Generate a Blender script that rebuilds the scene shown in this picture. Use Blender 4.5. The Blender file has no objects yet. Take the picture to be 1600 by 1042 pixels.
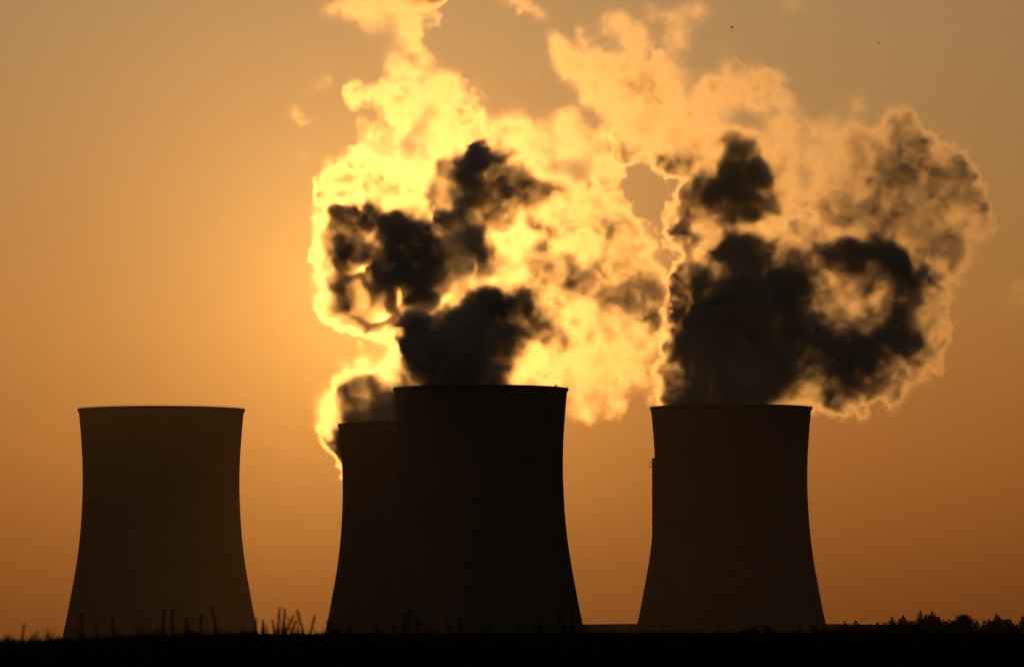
import bpy, bmesh, math, random
import numpy as np
from mathutils import Vector, Matrix

sc = bpy.context.scene
COL = sc.collection
R = math.radians

# ------------------------------------------------------------------ camera
FPX = 9911.0                      # focal length in pixels of a 1600 px wide picture
PITCH = R(3.2)
EYE = Vector((0.0, 0.0, 1.6))
cam_d = bpy.data.cameras.new('camera')
cam = bpy.data.objects.new('camera', cam_d)
COL.objects.link(cam)
cam.location = EYE
cam.rotation_euler = (math.pi / 2 + PITCH, 0, 0)
cam_d.sensor_width = 36.0
cam_d.lens = 36.0 * FPX / 1600.0
cam_d.clip_start = 0.5
cam_d.clip_end = 60000
cam_d.dof.use_dof = True
cam_d.dof.focus_distance = 3300
cam_d.dof.aperture_fstop = (cam_d.lens / 1000.0) / 0.034
sc.camera = cam

def direction(px, py):
    a, b = (px - 800) / FPX, (521 - py) / FPX
    c, s = math.cos(PITCH), math.sin(PITCH)
    return Vector((a, c - b * s, s + b * c))

def at(px, py, Y):
    """The point at depth Y (metres north) that the photo shows at that pixel."""
    d = direction(px, py)
    return EYE + d * (Y / d.y)

# ------------------------------------------------------------------ light
SUN_DIR = direction(583, 459).normalized()
SUN_EL = math.asin(SUN_DIR.z)
SUN_AZ = math.atan2(SUN_DIR.x, SUN_DIR.y)
SUN_STRENGTH = 0.116            # a little more of the sun's light comes from its visible disc in the sky
SUN_COLOR = (1.0, 0.41, 0.078)

sun_d = bpy.data.lights.new('sun', 'SUN')
sun_d.energy = SUN_STRENGTH
sun_d.color = SUN_COLOR
sun_d.angle = R(0.53)
sun = bpy.data.objects.new('sun', sun_d)
COL.objects.link(sun)
sun.rotation_euler = SUN_DIR.to_track_quat('Z', 'Y').to_euler()

sc.view_settings.view_transform = 'Standard'
sc.view_settings.look = 'None'
sc.view_settings.exposure = 0.0
sc.view_settings.gamma = 1.0

class NT:
    """Small helper to write node trees."""
    def __init__(self, tree):
        self.t = tree
    def node(self, kind, **kw):
        n = self.t.nodes.new(kind)
        for k, v in kw.items():
            setattr(n, k, v)
        return n
    def put(self, sock, v):
        if isinstance(v, bpy.types.NodeSocket):
            self.t.links.new(v, sock)
        else:
            sock.default_value = v
    def m(self, op, a, b=None, c=None, clamp=False):
        n = self.node('ShaderNodeMath', operation=op, use_clamp=clamp)
        self.put(n.inputs[0], a)
        if b is not None: self.put(n.inputs[1], b)
        if c is not None: self.put(n.inputs[2], c)
        return n.outputs[0]
    def ramp(self, fac, stops, interp='LINEAR'):
        n = self.node('ShaderNodeValToRGB')
        n.color_ramp.interpolation = interp
        els = n.color_ramp.elements
        while len(els) < len(stops): els.new(0.5)
        for e, (p, c) in zip(els, stops):
            e.position = p
            e.color = (*c, 1.0)
        self.put(n.inputs[0], fac)
        return n.outputs[0]
    def scale(self, col, f):
        n = self.node('ShaderNodeVectorMath', operation='SCALE')
        self.put(n.inputs[0], col); self.put(n.inputs['Scale'], f)
        return n.outputs[0]
    def add(self, a, b):
        n = self.node('ShaderNodeVectorMath', operation='ADD')
        self.put(n.inputs[0], a); self.put(n.inputs[1], b)
        return n.outputs[0]
    def mul(self, a, b):
        n = self.node('ShaderNodeVectorMath', operation='MULTIPLY')
        self.put(n.inputs[0], a); self.put(n.inputs[1], b)
        return n.outputs[0]

world = bpy.data.worlds.new('World')
sc.world = world
world.use_nodes = True
world.node_tree.nodes.clear()
W = NT(world.node_tree)
geo = W.node('ShaderNodeTexCoord')
vec = geo.outputs['Generated']
nrm = W.node('ShaderNodeVectorMath', operation='NORMALIZE'); W.put(nrm.inputs[0], vec)
vec = nrm.outputs[0]
sx = W.node('ShaderNodeSeparateXYZ'); W.put(sx.inputs[0], vec)
elev = W.m('MULTIPLY', W.m('ARCSINE', sx.outputs[2]), 180 / math.pi)          # degrees above the horizon
def angle_from(d):
    n = W.node('ShaderNodeVectorMath', operation='SUBTRACT')
    W.put(n.inputs[0], vec); W.put(n.inputs[1], tuple(d))
    l = W.node('ShaderNodeVectorMath', operation='LENGTH'); W.put(l.inputs[0], n.outputs[0])
    return W.m('MULTIPLY', l.outputs['Value'], 180 / math.pi)                # degrees from that direction (small angles)
ang = angle_from(SUN_DIR)
# low sky: colour by elevation, dust-red at the horizon and grey-gold above
low = W.ramp(W.m('DIVIDE', elev, 10.0, clamp=True), [
    (0.00, (0.125, 0.033, 0.0058)), (0.07, (0.165, 0.044, 0.0080)), (0.10, (0.195, 0.054, 0.0100)), (0.216, (0.305, 0.104, 0.0215)),
    (0.33, (0.360, 0.154, 0.041)), (0.476, (0.345, 0.185, 0.068)), (0.62, (0.325, 0.205, 0.096)), (1.00, (0.22, 0.17, 0.10))])
side = W.m('POWER', math.e, W.m('MULTIPLY', W.m('MULTIPLY', ang, ang), -1 / (2 * 9.0 ** 2)))
side = W.m('ADD', W.m('MULTIPLY', side, 0.97), 0.03)
low = W.scale(low, side)
# aureole round the sun
g1 = W.m('POWER', math.e, W.m('MULTIPLY', ang, -1 / 1.9))
g2 = W.m('POWER', math.e, W.m('MULTIPLY', ang, -1 / 0.9))
glow = W.add(W.scale((0.86, 0.350, 0.062), g1), W.scale((0.46, 0.24, 0.045), g2))
thick = W.m('SUBTRACT', 1.0, W.m('MULTIPLY', W.m('POWER', math.e, W.m('MULTIPLY', W.m('MAXIMUM', elev, 0.0), -1 / 1.7)), 0.55))
glow = W.scale(glow, thick)
# the sun's own disc
disc = W.m('LESS_THAN', ang, 0.262)
limb = W.m('SUBTRACT', 1.0, W.m('MULTIPLY', W.m('POWER', W.m('DIVIDE', ang, 0.262), 4.0), 0.3))
disc = W.scale((700.0, 280.0, 56.0), W.m('MULTIPLY', disc, limb))
nishita = W.node('ShaderNodeTexSky', sky_type='NISHITA')
nishita.sun_disc = False
nishita.sun_elevation = SUN_EL
nishita.sun_rotation = SUN_AZ
nishita.dust_density = 4.0
nishita.air_density = 2.0
amb = W.mul(W.scale(nishita.outputs[0], W.m('MULTIPLY', W.m('SUBTRACT', 1.0, side), 0.022)), (0.72, 0.95, 1.35))
tot = W.add(W.add(low, glow), W.add(disc, amb))
bg = W.node('ShaderNodeBackground'); W.put(bg.inputs[0], tot); bg.inputs[1].default_value = 1.0
wo = W.node('ShaderNodeOutputWorld'); W.put(wo.inputs[0], bg.outputs[0])
world.cycles.sampling_method = 'MANUAL'
world.cycles.sample_map_resolution = 1024

cy = sc.cycles
cy.max_bounces = 8
cy.diffuse_bounces = 2
cy.glossy_bounces = 2
cy.volume_bounces = 5
cy.transparent_max_bounces = 96
cy.volume_max_steps = 512
cy.use_denoising = True
cy.denoiser = 'OPENIMAGEDENOISE'
cy.sample_clamp_indirect = 6.0
cy.use_light_tree = False

# ------------------------------------------------------------------ helpers
def tag(o, label=None, cat=None, group=None, kind=None):
    if label: o['label'] = label
    if cat: o['category'] = cat
    if group: o['group'] = group
    if kind: o['kind'] = kind
    return o

def empty(name, loc=(0, 0, 0), rz=0.0):
    o = bpy.data.objects.new(name, None)
    COL.objects.link(o)
    o.location = loc
    o.rotation_euler = (0, 0, rz)
    o.empty_display_size = 1.0
    return o

def mesh_obj(name, verts, faces, mat, parent=None, loc=None, smooth=False):
    me = bpy.data.meshes.new(name)
    me.from_pydata([tuple(v) for v in verts], [], [tuple(f) for f in faces])
    me.validate()
    me.update()
    if mat: me.materials.append(mat)
    if smooth:
        me.polygons.foreach_set('use_smooth', [True] * len(me.polygons))
    o = bpy.data.objects.new(name, me)
    COL.objects.link(o)
    if parent: o.parent = parent
    if loc is not None: o.location = loc
    return o

class MB:
    def __init__(self):
        self.v, self.f = [], []
    def box(self, x0, x1, y0, y1, z0, z1):
        b = len(self.v)
        self.v += [(x0, y0, z0), (x1, y0, z0), (x1, y1, z0), (x0, y1, z0), (x0, y0, z1), (x1, y0, z1), (x1, y1, z1), (x0, y1, z1)]
        self.f += [tuple(b + i for i in q) for q in ((0, 3, 2, 1), (4, 5, 6, 7), (0, 1, 5, 4), (1, 2, 6, 5), (2, 3, 7, 6), (3, 0, 4, 7))]
    def tube(self, pts, radii, n=6):
        b = len(self.v)
        for i, p in enumerate(pts):
            p = Vector(p)
            a = Vector(pts[max(i - 1, 0)]); c = Vector(pts[min(i + 1, len(pts) - 1)])
            t = (c - a).normalized()
            u = t.cross(Vector((0, 1, 0.01))).normalized(); w = t.cross(u)
            for k in range(n):
                q = 2 * math.pi * k / n
                self.v.append(tuple(p + (u * math.cos(q) + w * math.sin(q)) * radii[i]))
        for i in range(len(pts) - 1):
            for k in range(n):
                self.f.append((b + i * n + k, b + i * n + (k + 1) % n, b + (i + 1) * n + (k + 1) % n, b + (i + 1) * n + k))
        self.f.append(tuple(b + k for k in range(n))[::-1])
        self.f.append(tuple(b + (len(pts) - 1) * n + k for k in range(n)))
    def lathe(self, prof, n=96, closed=False):
        b = len(self.v); m = len(prof)
        for r, z in prof:
            for k in range(n):
                q = 2 * math.pi * k / n
                self.v.append((r * math.cos(q), r * math.sin(q), z))
        for i in range(m if closed else m - 1):
            j = (i + 1) % m
            for k in range(n):
                l = (k + 1) % n
                self.f.append((b + i * n + k, b + i * n + l, b + j * n + l, b + j * n + k))
    def build(self, name, mat, parent=None, loc=None, smooth=False):
        return mesh_obj(name, self.v, self.f, mat, parent, loc, smooth)

def surface_mat(name, base, var, scale=1.0, rough=0.9, bands=None, spec=0.0):
    mt = bpy.data.materials.new(name); mt.use_nodes = True
    t = NT(mt.node_tree); mt.node_tree.nodes.clear()
    tc = t.node('ShaderNodeTexCoord')
    nz = t.node('ShaderNodeTexNoise'); nz.inputs['Scale'].default_value = scale; nz.inputs['Detail'].default_value = 5
    t.put(nz.inputs['Vector'], tc.outputs['Object'])
    col = t.ramp(nz.outputs[0], [(0.3, tuple(base)), (0.7, tuple(var))])
    if bands:                                                     # casting joints of the concrete lifts
        s = t.node('ShaderNodeSeparateXYZ'); t.put(s.inputs[0], tc.outputs['Object'])
        fr = t.m('FRACT', t.m('DIVIDE', s.outputs[2], bands))
        ln = t.m('LESS_THAN', fr, 0.06)
        col = t.scale(col, t.m('SUBTRACT', 1.0, t.m('MULTIPLY', ln, 0.3)))
    p = t.node('ShaderNodeBsdfPrincipled')
    t.put(p.inputs['Base Color'], col)
    p.inputs['Roughness'].default_value = rough
    p.inputs['Specular IOR Level'].default_value = spec
    o = t.node('ShaderNodeOutputMaterial'); t.put(o.inputs[0], p.outputs[0])
    return mt

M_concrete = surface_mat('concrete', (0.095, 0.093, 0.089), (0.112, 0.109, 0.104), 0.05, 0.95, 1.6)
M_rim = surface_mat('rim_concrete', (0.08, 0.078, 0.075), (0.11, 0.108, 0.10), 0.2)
M_steel = surface_mat('painted_steel', (0.12, 0.12, 0.12), (0.16, 0.16, 0.16), 1.0, 0.6, None, 0.3)
M_clad = surface_mat('cladding', (0.09, 0.088, 0.085), (0.12, 0.118, 0.11), 0.1, 0.7)
M_glass = surface_mat('dark_glass', (0.03, 0.03, 0.035), (0.04, 0.04, 0.045), 0.3, 0.2, None, 0.5)
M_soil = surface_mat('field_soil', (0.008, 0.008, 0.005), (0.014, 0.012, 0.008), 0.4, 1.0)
M_grass = surface_mat('dry_grass', (0.035, 0.042, 0.014), (0.060, 0.055, 0.022), 3.0, 0.9)
M_needle = surface_mat('spruce_needles', (0.020, 0.032, 0.014), (0.040, 0.055, 0.022), 0.8, 0.9)
M_leaf = surface_mat('leaves', (0.030, 0.045, 0.014), (0.060, 0.075, 0.024), 0.8, 0.9)
M_bark = surface_mat('bark', (0.045, 0.034, 0.024), (0.075, 0.058, 0.042), 4.0, 1.0)
M_bird = surface_mat('dark_feathers', (0.012, 0.012, 0.013), (0.022, 0.021, 0.022), 9.0, 0.8)

# ------------------------------------------------------------------ ground
def ss(a, b, x):
    t = min(max((x - a) / (b - a), 0.0), 1.0)
    return t * t * (3 - 2 * t)

def ground_z(x, y):
    # the pixel row where this bearing meets the crest of the field
    px = 800 + FPX * x / max(y, 5.0)
    px = min(max(px, -1500), 3100)
    line = 1006.5 - 13.5 * ss(-50, 470, px) - 1.5 * ss(500, 1000, px)
    k = (1075 - line) / FPX
    crest = EYE.z + 400 * k
    near = 0.0
    if y < 0: return near
    if y < 60: z = near + (EYE.z + 60 * (k - 0.0011) - near) * ss(-6, 66, y)
    elif y < 400:
        z60 = EYE.z + 60 * (k - 0.0011)
        t = (y - 60) / 340.0
        z = z60 + (crest - z60) * t - 0.12 * math.sin(math.pi * t)
    elif y < 700: z = crest + (3.2 - crest) * ss(380, 720, y)
    elif y < 2400: z = 3.2
    else: z = 3.2 * (1 - ss(2400, 3000, y))
    return z

ys = [-60, -30, -10, -3, 0, 3, 6, 10, 15, 20, 26, 32, 40, 48, 56, 60, 66, 75, 90, 110, 140, 180, 220, 260, 300, 330, 355, 375, 388, 394, 400, 406, 414, 425, 440, 460, 500, 560, 640, 720, 1000, 1500, 2000, 2400, 2600, 2800, 3000, 3600, 4600, 8000, 20000, 40000]
NU = 161
v, f = [], []
for y in ys:
    half = 60 + abs(y) * 0.45
    for i in range(NU):
        u = (i / (NU - 1)) * 2 - 1
        x = half * (0.35 * u + 0.65 * u ** 3)
        z = ground_z(x, y)
        if 3 < y < 450:
            z += 0.006 * math.sin(x * 1.7 + y * 0.4) + 0.008 * math.sin(x * 0.61 - y * 0.13)
        if 370 < y < 430:
            z += 0.020 * math.sin(x * 0.83 + y * .05) + 0.016 * math.sin(x * 2.1 - y * .03) + 0.012 * math.sin(x * 0.29)
        v.append((x, y, z))
for j in range(len(ys) - 1):
    for i in range(NU - 1):
        a = j * NU + i
        f.append((a, a + 1, a + NU + 1, a + NU))
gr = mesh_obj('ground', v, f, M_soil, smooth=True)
tag(gr, kind='structure')

# ------------------------------------------------------------------ cooling towers
PX = 3250 / FPX
prof_px = [(1080, 187), (1055, 180), (1030, 173.5), (1010, 168), (991, 163), (975, 159.6), (955, 155.0), (934, 151.0), (910, 146.6),
           (883, 141.6), (860, 137.9), (840, 135.2), (820, 133.0), (800, 131.3), (781, 130.1), (761, 129.1), (741, 128.5), (721, 128.4),
           (691, 129.1), (671, 130.2), (650, 131.7), (635, 132.9), (620, 134.2), (613, 135.0)]
profile = [(r * PX, (1080 - y) * PX) for y, r in prof_px]
RIM_Z = (1080 - 607.3) * PX

def tower(ax, Y, base_z, label):
    p = at(ax, 1000, Y)
    root = empty('cooling_tower', (p.x, Y, base_z))
    tag(root, label, 'cooling tower', 'hyperbolic cooling towers of the power station')
    # shell with its thickness, bottom edge on the ground
    outer = profile
    inner = [(r - 0.9, z) for r, z in reversed(profile)]
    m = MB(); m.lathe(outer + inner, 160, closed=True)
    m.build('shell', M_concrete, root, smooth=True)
    rt = profile[-1][0]; zt = profile[-1][1]
    m = MB()
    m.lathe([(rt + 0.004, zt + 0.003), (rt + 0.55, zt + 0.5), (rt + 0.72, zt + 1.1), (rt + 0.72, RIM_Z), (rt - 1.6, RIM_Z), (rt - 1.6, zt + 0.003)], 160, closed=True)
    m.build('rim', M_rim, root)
    # parapet rail round the rim walkway
    m = MB()
    n = 120
    for k in range(n):
        q = 2 * math.pi * k / n
        x, y = (rt + 0.5) * math.cos(q), (rt + 0.5) * math.sin(q)
        m.box(x - 0.05, x + 0.05, y - 0.05, y + 0.05, RIM_Z, RIM_Z + 0.62)
    m.lathe([(rt + 0.45, RIM_Z + 0.62), (rt + 0.55, RIM_Z + 0.62), (rt + 0.55, RIM_Z + 0.70), (rt + 0.45, RIM_Z + 0.70)], 120, closed=True)
    m.build('railing', M_steel, root)
    return root, p

T_left, _ = tower(251.0, 3410, -3.6, 'cooling tower at far left, hazy brown and giving off no steam')
T_mid, _ = tower(751.2, 3250, 0.0, 'largest and darkest cooling tower in the middle, steam rising from its rim')
T_rear, _ = tower(649.0, 3666, -1.2, 'rear cooling tower, half hidden behind the largest one, sunlit steam over its rim')
T_right, pr = tower(1143.0, 3509, 1.8, 'cooling tower with a stair shaft on its left flank and wide steam plume')

# small lamp housings and vents along the crown of the middle and rear towers
def crown_boxes(root, Y, ax, xs, s=0.55):
    rt = profile[-1][0] + 0.3
    for px in xs:
        dx = (px - ax) / FPX * Y
        y = -math.sqrt(max(rt * rt - dx * dx, 1))
        m = MB(); m.box(-s, s, -0.35, 0.35, 0, 0.75); m.box(-s * 0.6, s * 0.6, -0.25, 0.25, 0.752, 1.05)
        m.build('lamp_housing', M_steel, root, loc=(dx, y, RIM_Z + 0.002))
crown_boxes(T_mid, 3250, 751.2, [664, 671, 678, 686, 694, 702, 709, 717, 725, 733, 740, 868])
crown_boxes(T_rear, 3666, 649, [577, 584, 592, 600, 607])

# stair shaft behind the left flank of the right tower
def shaft():
    root = empty('stair_shaft')
    root.parent = T_right
    sx_, sy_ = -41.3, 48.5
    H = (1075 - 716) / FPX * 3556
    m = MB(); m.box(sx_ - 1.4, sx_ + 2.6, sy_ - 2, sy_ + 2, 0, H)
    o = m.build('stair_shaft', M_clad, T_right)
    COL.objects.unlink(root); bpy.data.objects.remove(root)
    o.name = 'stair_shaft'
    def plat(pyy, left, post):
        z = (1075 - pyy) / FPX * 3556
        mm = MB(); mm.box(sx_ - left, sx_ - 1.403, sy_ - 1.5, sy_ + 1.5, z, z + 0.35)
        mm.box(sx_ - left, sx_ - left + 0.18, sy_ - 1.5, sy_ + 1.5, z + 0.352, z + post)
        mm.box(sx_ - left, sx_ - 1.403, sy_ - 1.5, sy_ - 1.42, z + 1.1, z + 1.25)
        mm.build('platform', M_steel, o)
    plat(730.5, 2.9, 2.9); plat(724, 2.2, 0.9); plat(898, 2.6, 2.2); plat(815, 1.9, 1.1); plat(860, 1.9, 1.1); plat(770, 1.9, 1.1)
    for pyy in (740, 790, 840, 890):
        z = (1075 - pyy) / FPX * 3556
        mm = MB(); mm.box(sx_ + 2.603, sx_ + 8, sy_ - 6, sy_ - 1.0, z, z + 0.5)
        mm.build('link_bridge', M_steel, o)
shaft()

# long low turbine hall behind the right tower
def hall():
    Y = 3830
    a, b = at(905, 973, Y), at(1425, 973, Y)
    ztop = at(1150, 972.5, Y).z
    L = b.x - a.x
    root = empty('turbine_hall', (a.x, Y, 0))
    tag(root, 'long low flat roofed turbine hall behind the cooling tower with the stair shaft', 'industrial building')
    h = ztop - 2.0
    m = MB(); m.box(0, L, 0, 60, 0, h)
    for k in range(int(L / 9)):
        m.box(4 + k * 9, 4.8 + k * 9, -0.5, -0.003, 0, h - 0.6)
    m.build('wall', M_clad, root)
    vv = [(-0.8, -0.9, h + .003), (L + .8, -0.9, h + .003), (L + .8, 61, h + .003), (-0.8, 61, h + .003),
          (-0.8, -0.9, h + 1.0), (L * .45, -0.9, h + 2.0), (L + .8, -0.9, h + 0.7), (L + .8, 61, h + 0.7), (L * .45, 61, h + 2.0), (-0.8, 61, h + 1.0)]
    mesh_obj('roof', vv, [(0, 3, 2, 1), (0, 1, 6, 5, 4), (2, 3, 9, 8, 7), (4, 5, 8, 9), (5, 6, 7, 8), (1, 2, 7, 6), (3, 0, 4, 9)], M_rim, root)
    for k in range(int(L / 9)):
        mm = MB(); mm.box(6 + k * 9, 11.8 + k * 9, -0.12, -0.004, h - 9, h - 5.5)
        for q in range(1, 3):
            mm.box(6 + k * 9 + q * 1.93, 6.12 + k * 9 + q * 1.93, -0.2, -0.123, h - 9, h - 5.5)
        mm.build('window', M_glass, root)
hall()

# ------------------------------------------------------------------ steam
def wmat(n, spacing, wave, off, m):
    """cubic B-spline weights from an m-point lattice to n samples"""
    x = np.arange(n) * spacing / wave + off
    i = np.floor(x).astype(int); t = x - i
    w = [(1 - t) ** 3 / 6, (3 * t ** 3 - 6 * t ** 2 + 4) / 6, (-3 * t ** 3 + 3 * t ** 2 + 3 * t + 1) / 6, t ** 3 / 6]
    Wm = np.zeros((n, m), np.float32)
    for k in range(4):
        Wm[np.arange(n), i + k] += w[k]
    return Wm

def noise3(shape, sp, wave, rng):
    ms = [int(n * s / wave) + 6 for n, s in zip(shape, sp)]
    g = rng.standard_normal(ms).astype(np.float32)
    for ax in range(3):
        Wm = wmat(shape[ax], sp[ax], wave, rng.random(), ms[ax])
        g = np.moveaxis(np.tensordot(Wm, g, axes=(1, ax)), 0, ax)
    return g * 2.0                       # roughly unit deviation

def fbm(shape, sp, wave, octs, rng, gain=0.5, billow=False):
    out = np.zeros(shape, np.float32); a = 1.0; tot = 0
    for _ in range(octs):
        n = noise3(shape, sp, wave, rng)
        if billow: n = np.abs(n) - 0.75
        out += a * n; tot += a * a
        a *= gain; wave /= 1.93
    return out / math.sqrt(tot)

def smst(a, b, x):
    t = np.clip((x - a) / (b - a), 0, 1)
    return t * t * (3 - 2 * t)

TAU = 1.0
def density_field(Y, puffs, seed, warp=1.0, vox=0.66):
    """3-D density grid (x, y, z) of a cloud made of billows given as (px, py, radius px, optical depth[, wispiness])."""
    rng = np.random.default_rng(seed)
    rdy = np.random.default_rng(seed + 1000)
    mpp = Y / FPX
    P = []
    for q in puffs:
        px, py, r, tau = q[:4]
        wisp = q[4] if len(q) > 4 else (1.0 if tau < 1.0 else (0.75 if tau < 2 else 0.25))
        c = at(px, py, Y)
        dy = q[5] if len(q) > 5 else rdy.uniform(-0.35, 0.35) * r * mpp
        P.append((c.x, dy, c.z, r * mpp * 1.12, tau, wisp))
    A = np.array(P)
    mar = 11.0
    ry = np.minimum(A[:, 3], 30.0)
    lo = np.array([(A[:, 0] - A[:, 3]).min() - mar, (A[:, 1] - ry).min() - mar, (A[:, 2] - A[:, 3]).min() - mar])
    hi = np.array([(A[:, 0] + A[:, 3]).max() + mar, (A[:, 1] + ry).max() + mar, (A[:, 2] + A[:, 3]).max() + mar])
    sp = (vox, 3.0, vox)
    n = [int(math.ceil((hi[i] - lo[i]) / sp[i])) + 1 for i in range(3)]
    hi = lo + np.array([(n[i] - 1) * sp[i] for i in range(3)])
    X = (lo[0] + np.arange(n[0]) * sp[0]).astype(np.float32)
    Yc = (lo[1] + np.arange(n[1]) * sp[1]).astype(np.float32)
    Z = (lo[2] + np.arange(n[2]) * sp[2]).astype(np.float32)
    ns = (sp[0], sp[1] * 0.3, sp[2])                       # eddies drawn out along the line of the wind
    wv = [fbm(n, sp if a == 1 else ns, 19.0, 5, rng, 0.66) * 2.7 * warp for a in range(3)]
    F = np.full(n, 1e-9, np.float32)
    SW = np.zeros(n, np.float32); S = np.zeros(n, np.float32); Q = np.zeros(n, np.float32)
    for (cx, cyy, cz, r, tau, wisp) in P:
        e = r * 1.6 + 13; e_ = max(e, 24.0)
        i0, i1 = [int(np.clip((c - lo[0]) / sp[0], 0, n[0])) for c in (cx - e, cx + e)]
        j0, j1 = [int(np.clip((c - lo[1]) / sp[1], 0, n[1])) for c in (cyy - e_, cyy + e_ + 3)]
        k0, k1 = [int(np.clip((c - lo[2]) / sp[2], 0, n[2])) for c in (cz - e, cz + e)]
        if i1 <= i0 or k1 <= k0 or j1 <= j0: continue
        sl = (slice(i0, i1), slice(j0, j1), slice(k0, k1))
        rr = min(max(r, 13.0), 30.0); r = r * 1.24 + 3.0
        dx = (X[i0:i1, None, None] + wv[0][sl] - cx) / r
        dy = (Yc[None, j0:j1, None] + wv[1][sl] - cyy) / rr
        dz = (Z[None, None, k0:k1] + wv[2][sl] - cz) / r
        ff = (1 - np.sqrt(dx * dx + dy * dy + dz * dz)).astype(np.float32)
        ff *= min(r / 12.0, 1.6) ** 0.5
        F[sl] += np.exp(7.0 * ff)
        w = np.clip(ff + 0.25, 0, None) ** 4
        SW[sl] += w; S[sl] += w * math.log(tau / (2 * rr)); Q[sl] += w * wisp
    S = np.exp(S / np.maximum(SW, 1e-9)); Q /= np.maximum(SW, 1e-9)
    F = np.log(F) / 7.0
    bil = fbm(n, ns, 15.0, 5, rng, 0.60, billow=True)
    fb = fbm(n, ns, 12.0, 6, rng, 0.68)
    E = F - 0.03 + 0.13 * bil + (0.06 + 0.24 * Q) * fb
    E[SW <= 0] = -1
    D = S * smst(-0.02, 0.42, E) * np.exp(np.clip((0.24 + 0.80 * Q) * fb + 0.18 * bil, -3, 2.0)) * 1.25 * TAU
    # swirl: push the finished field about with fine eddies
    e1 = fbm(n, ns, 12.0, 4, rng, 0.62); e2 = fbm(n, ns, 12.0, 4, rng, 0.62)
    amp = 2.0 / vox
    ii = np.clip(np.arange(n[0])[:, None, None] + (e1 * amp).astype(np.int32), 0, n[0] - 1)
    kk = np.clip(np.arange(n[2])[None, None, :] + (e2 * amp).astype(np.int32), 0, n[2] - 1)
    jj = np.arange(n[1])[None, :, None]
    D = D[ii, jj, kk]
    # keep each billow's overall thickness: even out what the eddies piled up or tore away over ~8 m
    def blur(a, s):
        k = np.exp(-0.5 * (np.arange(-3 * s, 3 * s + 1) / s) ** 2); k /= k.sum()
        a = np.apply_along_axis(lambda v: np.convolve(v, k, 'same'), 0, a)
        return np.apply_along_axis(lambda v: np.convolve(v, k, 'same'), 1, a)
    F2 = np.zeros((n[0], n[2]), np.float32); W2 = F2.copy(); S2 = F2.copy(); Q2 = F2.copy()
    sh = (n[0], 1, n[2])
    w2 = [fbm(sh, sp, 18.0, 6, rng, 0.60)[:, 0] * 3.6 * warp for _ in range(2)]
    for (cx, cyy, cz, r, tau, wisp) in P:
        r2 = r * 1.14
        d = 1 - np.sqrt(((X[:, None] + w2[0] - cx) / r2) ** 2 + ((Z[None, :] + w2[1] - cz) / r2) ** 2)
        F2 += np.exp(8.0 * np.clip(d, -3, 1) * min(r / 12.0, 1.6) ** 0.5)
        w = np.clip(d + 0.2, 0, None) ** 3
        W2 += w; S2 += w * math.log(tau if tau < 1.7 else min(2.15 * (tau / 1.7) ** 0.98, 15.0)); Q2 += w * wisp
    F2 = np.log(F2 + 1e-6) / 8.0
    Q2 /= np.maximum(W2, 1e-9)
    n2 = fbm(sh, sp, 24.0, 7, rng, 0.62)[:, 0]; n3 = fbm(sh, sp, 13.0, 5, rng, 0.5, billow=True)[:, 0]
    edge = F2 + 0.10 + (0.03 + 0.34 * Q2) * n2 + 0.08 * n3
    want = np.exp(S2 / np.maximum(W2, 1e-9)) * smst(-0.08, 0.52 + 0.16 * Q2, edge) ** 2.0 * (W2 > 0)
    want = 0.35 * want + 0.65 * blur(want, max(int(round(2.6 / vox)), 1))
    want *= np.exp(np.clip((0.04 + 1.15 * Q2) * n2 + (0.10 + 0.25 * Q2) * n3, -2.4, 1.3)) * (1 + 0.15 * Q2)
    have = D.sum(1) * sp[1]
    s_ = max(int(round(2.6 / vox)), 1)
    g_ = ((blur(want, 1) + 0.002) / (blur(have, s_ + 1) + 0.04)) ** 0.95
    D *= np.clip(g_, 0.0, 3.5)[:, None, :].astype(np.float32)
    return D, lo, hi, sp, n
# ---- end of field code

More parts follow.
